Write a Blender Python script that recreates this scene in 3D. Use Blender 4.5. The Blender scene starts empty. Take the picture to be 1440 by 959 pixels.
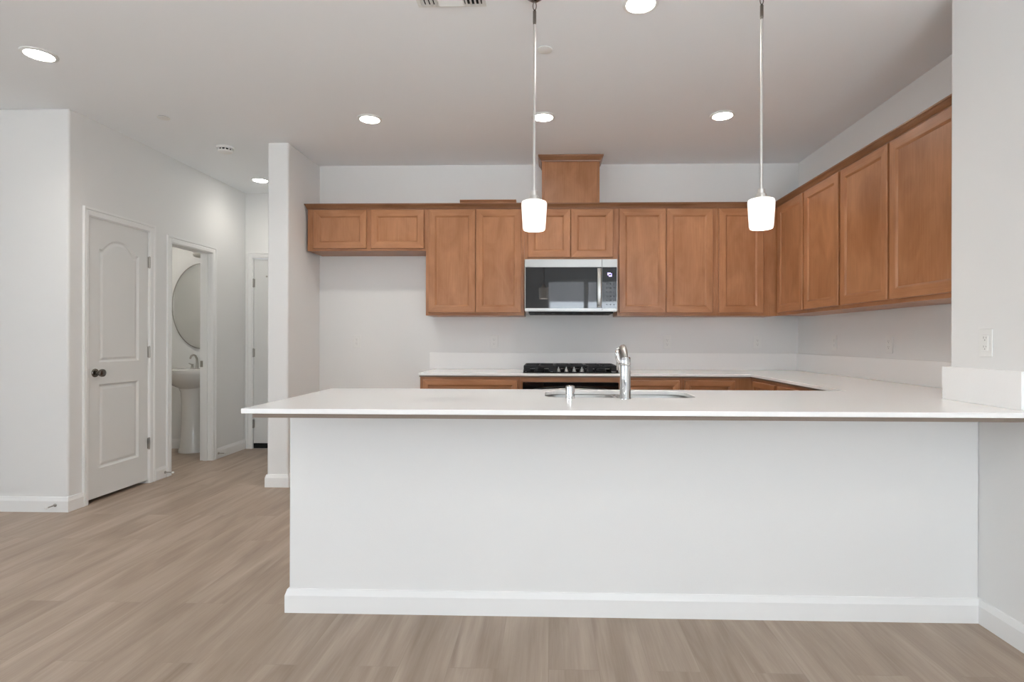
import bpy, bmesh, math, random
from mathutils import Vector, Matrix
random.seed(4)
S = bpy.context.scene
C = S.collection
PI = math.pi

# ------------------------------------------------------------------ camera
cam_d = bpy.data.cameras.new('camera'); cam = bpy.data.objects.new('camera', cam_d); C.objects.link(cam)
cam_d.sensor_width = 36.0; cam_d.lens = 783.17 / 1440 * 36.0
cam_d.shift_x = -31.85 / 1440; cam_d.shift_y = -1.61 / 1440
cam_d.clip_start = 0.05
cam.matrix_world = (Matrix.Translation((0, 0, 1.176)) @ Matrix.Rotation(0.0265, 4, 'Z')
                    @ Matrix.Rotation(PI / 2, 4, 'X') @ Matrix.Rotation(0.0024, 4, 'Z'))
S.camera = cam

# ------------------------------------------------------------------ exposure, world, window light
S.view_settings.view_transform = 'Standard'; S.view_settings.look = 'None'
S.view_settings.gamma = 1.0; S.view_settings.use_curve_mapping = False
S.view_settings.exposure = -0.04
S.cycles.max_bounces = 14; S.cycles.diffuse_bounces = 8; S.cycles.glossy_bounces = 6
S.cycles.use_denoising = True
W = bpy.data.worlds.new('world'); S.world = W; W.use_nodes = True
wn = W.node_tree; wbg = wn.nodes['Background']
wbg.inputs[0].default_value = (0.86, 0.93, 1.0, 1); wbg.inputs[1].default_value = 5.0
LAMP = 40.0          # radiance of the recessed lamps' lenses
BEAM = 28.0          # their downward beams, watts
TILT = 46.0          # degrees
SUN = 60.0           # added sunshine on the patio and on the floor just inside the rear windows
PEND = .62           # radiance of the pendant bulbs' glass

def window_light(name, loc, sx, sz, power, rz=0):
    d = bpy.data.lights.new(name, 'AREA'); d.shape = 'RECTANGLE'; d.size = sx; d.size_y = sz
    d.energy = power; d.color = (0.80, 0.905, 1.0)
    o = bpy.data.objects.new(name, d); C.objects.link(o); o.location = loc
    o.rotation_euler = (PI / 2 + math.radians(TILT), 0, rz)      # shines into the room, tilted up to brighten the ceiling like patio bounce
    return o

sun_d = bpy.data.lights.new('sun', 'SUN'); sun_d.energy = SUN; sun_d.angle = math.radians(.6); sun_d.color = (1.0, .985, .96)
sun = bpy.data.objects.new('sun', sun_d); C.objects.link(sun); sun.location = (-2, -8, 8)
sun.rotation_euler = (math.radians(38), 0, math.radians(-6))    # added sun, steep through the rear windows: its floor patch brightens the ceiling

# ------------------------------------------------------------------ materials
MATS = {}
def mat(name, col, rough=.5, metal=0.0, spec=.5, emit=None, estr=0.0):
    m = bpy.data.materials.new(name); m.use_nodes = True
    b = m.node_tree.nodes['Principled BSDF']
    b.inputs['Base Color'].default_value = (*col, 1); b.inputs['Roughness'].default_value = rough
    b.inputs['Metallic'].default_value = metal; b.inputs['Specular IOR Level'].default_value = spec
    if emit:
        b.inputs['Emission Color'].default_value = (*emit, 1); b.inputs['Emission Strength'].default_value = estr
    MATS[name] = m
    return m
def nd(m, t, **k):
    n = m.node_tree.nodes.new(t)
    for a, v in k.items(): setattr(n, a, v)
    return n
def lk(m, a, b): m.node_tree.links.new(a, b)
def bump(m, height, strength, dist):
    b = m.node_tree.nodes['Principled BSDF']; n = nd(m, 'ShaderNodeBump')
    n.inputs['Strength'].default_value = strength; n.inputs['Distance'].default_value = dist
    lk(m, height, n.inputs['Height']); lk(m, n.outputs[0], b.inputs['Normal'])

def paint(name, col, rough=.6, amp=.12, scale=140):
    m = mat(name, col, rough, spec=.3)
    g = nd(m, 'ShaderNodeNewGeometry'); n = nd(m, 'ShaderNodeTexNoise')
    n.inputs['Scale'].default_value = scale; n.inputs['Detail'].default_value = 3
    lk(m, g.outputs['Position'], n.inputs['Vector']); bump(m, n.outputs['Fac'], amp, .002)
    return m
M_wall = paint('wall_paint', (.79, .79, .78))
M_ceil = paint('ceiling_paint', (.885, .905, .925), .8)
M_trim = paint('trim_paint', (.84, .84, .83), .35, .02, 60)
M_door = paint('door_paint', (.755, .755, .74), .4, .03, 300)

def wood(name, axis, dk=1.0):
    """stained maple; the grain runs along the given local axis"""
    m = mat(name, (.4, .2, .1), .34, spec=.45)
    b = m.node_tree.nodes['Principled BSDF']
    tc = nd(m, 'ShaderNodeTexCoord'); oi = nd(m, 'ShaderNodeObjectInfo')
    ad = nd(m, 'ShaderNodeVectorMath', operation='ADD'); sc = nd(m, 'ShaderNodeVectorMath', operation='SCALE')
    cb = nd(m, 'ShaderNodeCombineXYZ')
    for i in range(3): lk(m, oi.outputs['Random'], cb.inputs[i])
    sc.inputs['Scale'].default_value = 37.0
    lk(m, cb.outputs[0], sc.inputs[0]); lk(m, tc.outputs['Object'], ad.inputs[0]); lk(m, sc.outputs[0], ad.inputs[1])
    def stretched(across, along, detail, dist=0.0):
        mp = nd(m, 'ShaderNodeMapping'); s = [across] * 3; s[axis] = along
        mp.inputs['Scale'].default_value = s
        n = nd(m, 'ShaderNodeTexNoise'); n.inputs['Scale'].default_value = 1.0
        n.inputs['Detail'].default_value = detail; n.inputs['Distortion'].default_value = dist
        lk(m, ad.outputs[0], mp.inputs['Vector']); lk(m, mp.outputs[0], n.inputs['Vector'])
        return n
    fine = stretched(190, 5, 3); blot = stretched(7, 3.2, 4, .6)
    mx = nd(m, 'ShaderNodeMath', operation='MULTIPLY_ADD'); mx.inputs[1].default_value = .30
    lk(m, fine.outputs['Fac'], mx.inputs[0]); 
    m2 = nd(m, 'ShaderNodeMath', operation='MULTIPLY'); m2.inputs[1].default_value = .70
    lk(m, blot.outputs['Fac'], m2.inputs[0]); lk(m, m2.outputs[0], mx.inputs[2])
    r = nd(m, 'ShaderNodeValToRGB'); e = r.color_ramp.elements
    e[0].position = .30; e[0].color = (.285 * dk, .112 * dk, .042 * dk, 1)
    e[1].position = .72; e[1].color = (.475 * dk, .225 * dk, .108 * dk, 1)
    x = r.color_ramp.elements.new(.5); x.color = (.37 * dk, .165 * dk, .073 * dk, 1)
    lk(m, mx.outputs[0], r.inputs[0]); lk(m, r.outputs[0], b.inputs['Base Color'])
    bump(m, fine.outputs['Fac'], .04, .001)
    return m
M_wz = wood('stained_wood_upright', 2); M_wx = wood('stained_wood_level', 0); M_wy = wood('stained_wood_deep', 1)
WOOD = [M_wz, M_wx, M_wy]
M_cx = wood('dark_crown_wood_level', 0, .62); M_cy = wood('dark_crown_wood_deep', 1, .62); CROWN = [M_cx, M_cx, M_cy]

def floor_mat():
    m = mat('plank_floor', (.4, .3, .23), .42, spec=.45); b = m.node_tree.nodes['Principled BSDF']
    g = nd(m, 'ShaderNodeNewGeometry'); sp = nd(m, 'ShaderNodeSeparateXYZ'); lk(m, g.outputs['Position'], sp.inputs[0])
    cb = nd(m, 'ShaderNodeCombineXYZ'); lk(m, sp.outputs['Y'], cb.inputs[0]); lk(m, sp.outputs['X'], cb.inputs[1])
    br = nd(m, 'ShaderNodeTexBrick'); br.offset = .37; br.offset_frequency = 2; br.squash = 1
    br.inputs['Color1'].default_value = (0, 0, 0, 1); br.inputs['Color2'].default_value = (1, 1, 1, 1)
    br.inputs['Mortar'].default_value = (.5, .5, .5, 1)
    br.inputs['Scale'].default_value = 1.0; br.inputs['Mortar Size'].default_value = .0012
    br.inputs['Mortar Smooth'].default_value = .3
    br.inputs['Brick Width'].default_value = 1.22; br.inputs['Row Height'].default_value = .18
    lk(m, cb.outputs[0], br.inputs['Vector'])
    # every plank shifts the grain
    of = nd(m, 'ShaderNodeVectorMath', operation='SCALE'); of.inputs['Scale'].default_value = 19.0
    lk(m, br.outputs['Color'], of.inputs[0])
    ad = nd(m, 'ShaderNodeVectorMath', operation='ADD'); lk(m, g.outputs['Position'], ad.inputs[0]); lk(m, of.outputs[0], ad.inputs[1])
    def st(sx, sy, det, dis):
        mp = nd(m, 'ShaderNodeMapping'); mp.inputs['Scale'].default_value = (sx, sy, 1)
        n = nd(m, 'ShaderNodeTexNoise'); n.inputs['Scale'].default_value = 1; n.inputs['Detail'].default_value = det
        n.inputs['Distortion'].default_value = dis
        lk(m, ad.outputs[0], mp.inputs['Vector']); lk(m, mp.outputs[0], n.inputs['Vector']); return n
    fine = st(95, 3.5, 5, .8); broad = st(6.5, .75, 4, 1.6)
    a1 = nd(m, 'ShaderNodeMath', operation='MULTIPLY'); a1.inputs[1].default_value = .26; lk(m, fine.outputs['Fac'], a1.inputs[0])
    a2 = nd(m, 'ShaderNodeMath', operation='MULTIPLY_ADD'); a2.inputs[1].default_value = .74; lk(m, broad.outputs['Fac'], a2.inputs[0]); lk(m, a1.outputs[0], a2.inputs[2])
    sr = nd(m, 'ShaderNodeSeparateColor'); lk(m, br.outputs['Color'], sr.inputs[0])
    a3 = nd(m, 'ShaderNodeMath', operation='MULTIPLY_ADD'); a3.inputs[1].default_value = .035; lk(m, sr.outputs[0], a3.inputs[0]); lk(m, a2.outputs[0], a3.inputs[2])
    r = nd(m, 'ShaderNodeValToRGB'); e = r.color_ramp.elements
    e[0].position = .30; e[0].color = (.265, .195, .143, 1); e[1].position = .72; e[1].color = (.465, .375, .302, 1)
    x = r.color_ramp.elements.new(.5); x.color = (.36, .278, .213, 1)
    lk(m, a3.outputs[0], r.inputs[0])
    mx = nd(m, 'ShaderNodeMix', data_type='RGBA'); mx.inputs['B'].default_value = (.25, .195, .15, 1)
    fm = nd(m, 'ShaderNodeMath', operation='MULTIPLY'); fm.inputs[1].default_value = .35; lk(m, br.outputs['Fac'], fm.inputs[0])
    lk(m, fm.outputs[0], mx.inputs['Factor']); lk(m, r.outputs[0], mx.inputs['A']); lk(m, mx.outputs['Result'], b.inputs['Base Color'])
    bump(m, fine.outputs['Fac'], .08, .001)
    return m
M_floor = floor_mat()

def quartz(name, rough):
    m = mat(name, (.82, .815, .80), rough, spec=.5); b = m.node_tree.nodes['Principled BSDF']
    tc = nd(m, 'ShaderNodeTexCoord'); n = nd(m, 'ShaderNodeTexNoise'); n.inputs['Scale'].default_value = 260; n.inputs['Detail'].default_value = 2
    v = nd(m, 'ShaderNodeTexNoise'); v.inputs['Scale'].default_value = 2.2; v.inputs['Detail'].default_value = 6; v.inputs['Distortion'].default_value = 1.6
    lk(m, tc.outputs['Object'], n.inputs['Vector']); lk(m, tc.outputs['Object'], v.inputs['Vector'])
    r = nd(m, 'ShaderNodeValToRGB'); e = r.color_ramp.elements
    e[0].position = .30; e[0].color = (.80, .795, .785, 1); e[1].position = .42; e[1].color = (.905, .90, .89, 1)
    q = nd(m, 'ShaderNodeMath', operation='MULTIPLY_ADD'); q.inputs[1].default_value = .6; q.inputs[2].default_value = .2
    lk(m, n.outputs['Fac'], q.inputs[0]); lk(m, q.outputs[0], r.inputs[0]); lk(m, r.outputs[0], b.inputs['Base Color'])
    return m
M_quartz = quartz('white_quartz', .09); M_splash = quartz('white_quartz_upright', .45)
def brushed(name, col, rough, axis):
    m = mat(name, col, rough, 1.0)
    tc = nd(m, 'ShaderNodeTexCoord'); mp = nd(m, 'ShaderNodeMapping'); s = [900.0] * 3; s[axis] = 6; mp.inputs['Scale'].default_value = s
    n = nd(m, 'ShaderNodeTexNoise'); n.inputs['Scale'].default_value = 1
    lk(m, tc.outputs['Object'], mp.inputs['Vector']); lk(m, mp.outputs[0], n.inputs['Vector']); bump(m, n.outputs['Fac'], .08, .0005)
    return m
M_steel = brushed('brushed_steel', (.42, .415, .40), .36, 0)
M_satin = brushed('pale_satin_nickel', (.74, .72, .69), .30, 2)
M_chrome = mat('chrome', (.66, .66, .665), .05, 1.0)
M_nickel = brushed('satin_nickel', (.42, .40, .37), .33, 2)
M_pewter = mat('dark_pewter', (.20, .18, .16), .25, 1.0)
M_glassblack = mat('black_glass', (.006, .006, .007), .03, spec=.8)
M_iron = paint('black_iron', (.012, .012, .013), .45, .2, 400)
M_black = paint('black_rubber', (.010, .010, .010), .6, .05, 300)
M_plastic = paint('white_plastic', (.80, .80, .78), .35, .01, 200)
M_slot = mat('grey_slot', (.36, .355, .35), .6)
M_porcelain = mat('white_porcelain', (.80, .79, .76), .08)
M_ply = paint('raw_ply', (.25, .20, .165), .8, .5, 90)
M_lens = mat('lamp_lens', (.9, .9, .9), .4, emit=(1, .96, .89), estr=LAMP)
M_shade = mat('opal_glass', (.93, .92, .89), .15, emit=(1, .95, .87), estr=PEND)
M_frost = mat('frosted_glass', (.60, .58, .54), .3)
M_mirror = mat('mirror_silver', (.90, .91, .89), .02, 1.0)
M_display = mat('clock_digits', (.3, .25, .6), .4, emit=(.62, .52, 1.0), estr=1.6)
M_fascia = mat('printed_marks', (.045, .047, .052), .15)
M_grey = mat('pale_grey_wall', (.40, .41, .43), .7)
M_patio = mat('pale_concrete', (.62, .61, .59), .8)
def pane_mat():
    m = bpy.data.materials.new('clear_pane'); m.use_nodes = True; t = m.node_tree; t.nodes.clear()
    o = t.nodes.new('ShaderNodeOutputMaterial'); tr = t.nodes.new('ShaderNodeBsdfTransparent'); gl = t.nodes.new('ShaderNodeBsdfGlossy')
    gl.inputs['Roughness'].default_value = .01; fr = t.nodes.new('ShaderNodeFresnel'); mx = t.nodes.new('ShaderNodeMixShader')
    t.links.new(fr.outputs[0], mx.inputs[0]); t.links.new(tr.outputs[0], mx.inputs[1]); t.links.new(gl.outputs[0], mx.inputs[2]); t.links.new(mx.outputs[0], o.inputs[0])
    return m
M_pane = pane_mat()

# ------------------------------------------------------------------ mesh helpers
class MB:
    def __init__(s): s.v = []; s.f = []; s.m = []; s.smooth = []
    def add(s, vs, fs, mi=0, smooth=False):
        o = len(s.v); s.v += [tuple(p) for p in vs]
        for f in fs: s.f.append([o + i for i in f]); s.m.append(mi); s.smooth.append(smooth)
    def box(s, x0, x1, y0, y1, z0, z1, mi=0):
        v = [(x, y, z) for z in (z0, z1) for y in (y0, y1) for x in (x0, x1)]
        s.add(v, [(0, 2, 3, 1), (4, 5, 7, 6), (0, 1, 5, 4), (2, 6, 7, 3), (0, 4, 6, 2), (1, 3, 7, 5)], mi); return s
    def lathe(s, prof, c=(0, 0, 0), n=32, axis='Z', mi=0, cap=True, sx=1, sy=1):
        """prof: (radius, height) along the axis"""
        vs = []
        def P(r, h, a):
            x, y = r * math.cos(a) * sx, r * math.sin(a) * sy
            if axis == 'Z': q = (x, y, h)
            elif axis == 'Y': q = (x, h, y)
            else: q = (h, x, y)
            return (c[0] + q[0], c[1] + q[1], c[2] + q[2])
        for r, h in prof:
            for i in range(n): vs.append(P(r, h, 2 * PI * i / n))
        fs = []
        for k in range(len(prof) - 1):
            for i in range(n):
                j = (i + 1) % n; fs.append((k * n + i, k * n + j, (k + 1) * n + j, (k + 1) * n + i))
        s.add(vs, fs, mi, True)
        if cap:
            o = len(s.v) - len(vs)
            for k in (0, len(prof) - 1):
                if prof[k][0] > 1e-5:
                    s.f.append([o + k * n + i for i in range(n)]); s.m.append(mi); s.smooth.append(False)
        return s
    def tube(s, pts, r, n=12, mi=0, closed=False):
        pts = [Vector(p) for p in pts]; L = len(pts); rr = r if isinstance(r, (list, tuple)) else [r] * L
        vs = []; up = None
        for i, p in enumerate(pts):
            if closed: t = (pts[(i + 1) % L] - pts[i - 1]).normalized()
            else: t = (pts[min(i + 1, L - 1)] - pts[max(i - 1, 0)]).normalized()
            if up is None:
                up = Vector((0, 0, 1)) if abs(t.z) < .9 else Vector((1, 0, 0))
            a = (up - t * up.dot(t)).normalized(); b = t.cross(a); up = a
            for k in range(n):
                q = 2 * PI * k / n; vs.append(p + (a * math.cos(q) + b * math.sin(q)) * rr[i])
        fs = []
        for i in range(L if closed else L - 1):
            i2 = (i + 1) % L
            for k in range(n):
                k2 = (k + 1) % n; fs.append((i * n + k, i * n + k2, i2 * n + k2, i2 * n + k))
        s.add(vs, fs, mi, True)
        if not closed:
            o = len(s.v) - len(vs)
            s.f.append([o + k for k in range(n)]); s.m.append(mi); s.smooth.append(False)
            s.f.append([o + (L - 1) * n + k for k in range(n)]); s.m.append(mi); s.smooth.append(False)
        return s
    def prism(s, poly, d0, d1, axis='Z', mi=0):
        """poly: 2-D outline, extruded along axis. Z: (x,y); Y: (x,z); X: (y,z)"""
        def P(p, d): return {'Z': (p[0], p[1], d), 'Y': (p[0], d, p[1]), 'X': (d, p[0], p[1])}[axis]
        n = len(poly)
        s.add([P(p, d0) for p in poly] + [P(p, d1) for p in poly],
              [tuple(range(n)), tuple(range(n, 2 * n))] + [(i, (i + 1) % n, n + (i + 1) % n, n + i) for i in range(n)], mi)
        return s
    def sweep(s, rings, mi=0, cap=True, closed=False):
        """rings: lists of equally many points, joined in order; each ring is an open-ended section"""
        n = len(rings[0]); vs = [p for r in rings for p in r]; fs = []
        for k in range(len(rings) - 1):
            for i in range(n):
                j = (i + 1) % n; fs.append((k * n + i, k * n + j, (k + 1) * n + j, (k + 1) * n + i))
        if cap: fs += [tuple(range(n)), tuple(range((len(rings) - 1) * n, len(rings) * n))]
        s.add(vs, fs, mi); return s

def obj(name, mb, mats, parent=None, bevel=0.0, seg=2, loc=None, angle=40):
    me = bpy.data.meshes.new(name); me.from_pydata(mb.v, [], mb.f)
    if not isinstance(mats, (list, tuple)): mats = [mats]
    for m in mats: me.materials.append(m)
    for p, mi, sm in zip(me.polygons, mb.m, mb.smooth): p.material_index = min(mi, len(mats) - 1); p.use_smooth = sm
    bm = bmesh.new(); bm.from_mesh(me); bmesh.ops.recalc_face_normals(bm, faces=bm.faces)
    for e in bm.edges:
        if len(e.link_faces) == 2 and e.calc_face_angle(0) > math.radians(38): e.smooth = False
    bm.to_mesh(me); bm.free()
    o = bpy.data.objects.new(name, me); C.objects.link(o)
    if parent: o.parent = parent
    if loc: o.location = loc
    if bevel:
        b = o.modifiers.new('edge', 'BEVEL'); b.width = bevel; b.segments = seg; b.limit_method = 'ANGLE'; b.angle_limit = math.radians(angle)
    return o
def tag(o, label=None, cat=None, group=None, kind=None):
    if label: o['label'] = label
    if cat: o['category'] = cat
    if group: o['group'] = group
    if kind: o['kind'] = kind
    return o
def thing(name, label, cat, loc=(0, 0, 0), rz=0, group=None):
    o = bpy.data.objects.new(name, None); C.objects.link(o); o.empty_display_size = .1
    o.location = loc; o.rotation_euler = (0, 0, rz)
    return tag(o, label, cat, group)
def dup(o, loc, label, rz=None):
    r = o.copy(); C.objects.link(r); r.location = loc; r['label'] = label
    if rz is not None: r.rotation_euler = (0, 0, rz)
    for ch in list(o.children):
        c = ch.copy(); C.objects.link(c); c.parent = r
        for g in list(ch.children):
            d = g.copy(); C.objects.link(d); d.parent = c
    return r
def struct(name, mb, mats, bevel=0.0, seg=3, label=None):
    o = obj(name, mb, mats, None, bevel, seg); o['kind'] = 'structure'
    if label: o['label'] = label
    return o
def rrect(x0, x1, y0, y1, r, n=6):
    p = []
    for cx, cy, a0 in ((x1 - r, y0 + r, -90), (x1 - r, y1 - r, 0), (x0 + r, y1 - r, 90), (x0 + r, y0 + r, 180)):
        for i in range(n + 1):
            a = math.radians(a0 + 90 * i / n); p.append((cx + r * math.cos(a), cy + r * math.sin(a)))
    return p

# ------------------------------------------------------------------ plan (metres; camera stands at the origin, +Y looks into the kitchen)
CE = 2.743
XL, XR, YB = -2.079, 2.1965, 4.983     # kitchen: stub wall, right wall, back wall
XH, YC, YH = -3.269, 3.70, 5.90        # hall: left wall, front corner, end wall
XW, YWE = 1.80, 2.552                  # right-hand wall of the living room and its far end
YI, XI = 2.378, -1.123                 # white half wall under the peninsula
YS = 4.376                             # front of the stub wall
YR, XLV = -2.6, -7.0                   # rear and left walls of the living room

struct('floor', MB().box(XLV - .1, 2.5, YR - .1, 6.2, -.1, 0), M_floor)
struct('ceiling', MB().box(XLV - .1, 2.5, YR - .1, 6.2, CE, CE + .1), M_ceil)
struct('wall_back', MB().box(XL - .02, 2.4, YB, YB + .12, 0, CE), M_wall)
struct('wall_right', MB().box(XR, 2.4, YWE + .0, YB, 0, CE), M_wall)
struct('wall_right_front', MB().box(XW, 2.4, YR, YWE, 0, CE), M_wall, .012)
struct('wall_stub', MB().box(-2.2445, XL, YS, 6.02, 0, CE), M_wall, .012)
struct('wall_left_front', MB().box(XLV, XH, YC, YC + .12, 0, CE), M_wall, .014)
OD0, OD1, OB0, OB1 = 3.847, 4.472, 4.715, 5.322
w = MB(); x0, x1 = XH - .11, XH - .0003
w.box(x0, x1, YC + .06, OD0, 0, CE); w.box(x0, x1, OD0, OD1, 2.062, CE); w.box(x0, x1, OD1, OB0, 0, CE)
w.box(x0, x1, OB0, OB1, 2.022, CE); w.box(x0, x1, OB1, 6.02, 0, CE)
struct('wall_left_hall', w, M_wall)
HD0, HD1 = -3.195, -2.33
w = MB(); w.box(XH, HD0, YH, YH + .11, 0, CE); w.box(HD0, HD1, YH, YH + .11, 2.055, CE); w.box(HD1, -2.2445, YH, YH + .11, 0, CE)
struct('wall_hall_end', w, M_wall)
struct('wall_bathroom_back', MB().box(-5.0, XH - .11, 5.885, 5.985, 0, CE), M_wall)
struct('wall_bathroom_left', MB().box(-5.1, -5.0, YC + .12, 5.985, 0, CE), M_wall)
struct('wall_bathroom_front', MB().box(-5.0, XH - .11, 4.56, 4.66, 0, CE), M_wall)
w = MB(); SW = (-2.4, 1.0, .45, 2.42)
w.box(XLV - .1, XLV, YR, SW[0], 0, CE); w.box(XLV - .1, XLV, SW[1], YC + .12, 0, CE); w.box(XLV - .1, XLV, SW[0], SW[1], 0, SW[2]); w.box(XLV - .1, XLV, SW[0], SW[1], SW[3], CE)
struct('wall_left', w, M_wall)
fr = MB(); f = .05; xa, xb = XLV - .08, XLV - .02
fr.box(xa, xb, SW[0], SW[0] + f, SW[2], SW[3]); fr.box(xa, xb, SW[1] - f, SW[1], SW[2], SW[3]); fr.box(xa, xb, SW[0] + f, SW[1] - f, SW[2], SW[2] + f); fr.box(xa, xb, SW[0] + f, SW[1] - f, SW[3] - f, SW[3]); fr.box(xa, xb, -.73, -.67, SW[2] + f, SW[3] - f)
o = struct('window_3', fr, M_trim)  # unseen side window, added to light the right-hand walls and cabinets
obj('pane', MB().box(XLV - .054, XLV - .048, SW[0] + f, SW[1] - f, SW[2] + f, SW[3] - f), M_pane, o)
# the half wall that carries the counter, closed at its left end
w = MB(); w.prism([(XI, YI), (XW, YI), (XW, 2.50), (-1.01, 2.50), (-1.01, 2.92), (XI, 2.92)], 0, .878, 'Z')
struct('wall_peninsula', w, M_wall, .010, label='white half wall under the peninsula counter')

# rear wall with its window and a second one added for light
WIN = [(-.07, 1.70, .06, 2.45), (-5.4, -1.9, .5, 2.38)]  # the second, left-hand opening is added to brighten the room
w = MB(); t0, t1 = YR - .14, YR
w.box(WIN[0][1], 2.4, t0, t1, 0, CE); w.box(WIN[1][1], WIN[0][0], t0, t1, 0, CE); w.box(XLV - .1, WIN[1][0], t0, t1, 0, CE)
for a, b, z0, z1 in WIN: w.box(a, b, t0, t1, 0, z0); w.box(a, b, t0, t1, z1, CE)
struct('wall_rear', w, M_wall)
for k, (a, b, z0, z1) in enumerate(WIN):
    fr = MB(); f = .05; ya, yb = YR - .09, YR - .03
    fr.box(a, a + f, ya, yb, z0, z1); fr.box(b - f, b, ya, yb, z0, z1); fr.box(a + f, b - f, ya, yb, z0, z0 + f); fr.box(a + f, b - f, ya, yb, z1 - f, z1)
    mid = [.77] if k == 0 else [a + (b - a) / 3, a + 2 * (b - a) / 3]
    for q in mid: fr.box(q - .045, q + .045, ya, yb, z0 + f, z1 - f)
    o = struct('window_%d' % (k + 1), fr, M_trim)
    obj('pane', MB().box(a + f, b - f, YR - .064, YR - .058, z0 + f, z1 - f), M_pane, o)
window_light('window_fill_light', (.81, -2.8, 1.25), 1.6, 2.3, 92)
window_light('window_fill_light', (-3.65, -2.8, 1.45), 3.4, 1.85, 5)  # area lamp for the added rear window
window_light('window_fill_light', (XLV - .16, -.7, 1.43), 3.3, 1.9, 38, -PI / 2)  # area lamp for the added side window, lifts the right-hand walls
struct('ground_outside', MB().box(-14, 10, -14.4, YR - .15, -.3, -.05), M_patio)
struct('wall_outside', MB().box(-14, 10, -8.6, -8.4, -.3, 3.6), M_grey)

# ------------------------------------------------------------------ trim
def base_ring(p, nx, ny):      # section of a baseboard at plan point p, growing along (nx,ny)
    return [(p[0] + nx * d, p[1] + ny * d, z) for d, z in ((-.002, 0), (.013, 0), (.013, .074), (.011, .080), (.005, .099), (-.002, .102))]
def baseboard(name, pts):
    """pts: plan points with the mitred outward direction"""
    struct(name, MB().sweep([base_ring((x, y), nx, ny) for x, y, nx, ny in pts]), M_trim)
baseboard('baseboard_left_front', [(XLV, YC, 0, -1), (XH, YC, 1, -1), (XH, 3.818, 1, 0)])
baseboard('baseboard_left_hall', [(XH, 4.532, 1, 0), (XH, 4.655, 1, 0)])
baseboard('baseboard_left_hall_end', [(XH, 5.375, 1, 0), (XH, YH, 1, 0)])
baseboard('baseboard_stub', [(-2.2445, 5.88, -1, 0), (-2.2445, YS, -1, -1), (XL, YS, 1, -1), (XL, YB, 1, -1), (-1.03, YB, 0, -1)])
baseboard('baseboard_peninsula', [(XI, 2.915, -1, 0), (XI, YI, -1, -1), (XW, YI, -1, -1), (XW, YR, -1, 0)])
baseboard('baseboard_bathroom', [(-5.0, 5.885, 0, -1), (XH - .115, 5.885, 0, -1)])

def casing(name, y0, y1, zt, wl, wr, depth=True):
    """trim round an opening in the hall's left wall; y0,y1 inner edges"""
    t = MB(); xa, xb = XH - .001, XH + .015
    sec = [(0, .008), (.006, .012), (.012, .015), (.60, .017), (.72, .012), (.94, .015), (1.0, .004)]  # moulded face: fraction of width, projection
    def strip(rings): t.sweep(rings)
    def ring(y, z, dy, dz, wd):
        first = [(XH - .001, y, z)]
        pts = first + [(XH + p, y + dy * wd * f, z + dz * wd * f) for f, p in ((0, .008), (.1, .012), (.55, .013), (.66, .009), (.75, .015), (.96, .016), (1, .010))]
        return pts + [(XH - .001, y + dy * wd, z + dz * wd)]
    wt = max(wl, wr) if False else .06
    def ring2(y, z, a, b):   # mitre rings
        return [(XH - .001, y, z)] + [(XH + p, y + a * f, z + b * f) for f, p in ((0, .008), (.1, .012), (.55, .013), (.66, .009), (.75, .015), (.96, .016), (1, .010))] + [(XH - .001, y + a, z + b)]
    strip([ring2(y0, 0, -wl, 0), ring2(y0, zt, -wl, wt), ring2(y1, zt, wr, wt), ring2(y1, 0, wr, 0)])
    # jamb lining
    j = .016
    t.box(XH - .112, XH + .002, y0 - j, y0 + .004, 0, zt + .004); t.box(XH - .112, XH + .002, y1 - .004, y1 + j, 0, zt + .004); t.box(XH - .112, XH + .002, y0, y1, zt - .004, zt + j)
    return struct(name, t, M_trim)
tr1 = casing('trim_1', OD0 + .012, OD1 - .012, 2.05, .045, .063)
tr2 = casing('trim_2', OB0 + .012, OB1 - .012, 2.008, .058, .062)
# stop beads inside the bathroom opening and the strike plate on its far jamb
b2 = MB().box(XH - .078, XH - .036, OB1 - .027, OB1 - .016, 0, 2.0)
obj('door_stop_bead', b2, M_trim, tr2)
obj('strike_plate', MB().box(XH - .110, XH - .080, OB1 - .0185, OB1 - .0158, .905, .965), M_nickel, tr2, .001)
t = MB()                                               # end-of-hall door casing, facing the camera
def ringh(x, z, a, b):
    return [(x, YH + .001, z)] + [(x + a * f, YH - p, z + b * f) for f, p in ((0, .008), (.1, .012), (.55, .013), (.66, .009), (.75, .015), (.96, .016), (1, .010))] + [(x + a, YH + .001, z + b)]
t.sweep([ringh(HD0 + .006, 0, -.062, 0), ringh(HD0 + .006, 2.046, -.062, .062), ringh(HD1 - .006, 2.046, .062, .062), ringh(HD1 - .006, 0, .062, 0)])
t.box(HD0 - .0, HD0 + .012, YH - .002, YH + .11, 0, 2.05); t.box(HD1 - .012, HD1, YH - .002, YH + .11, 0, 2.05); t.box(HD0, HD1, YH - .002, YH + .11, 2.043, 2.055)
struct('trim_3', t, M_trim)

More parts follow.
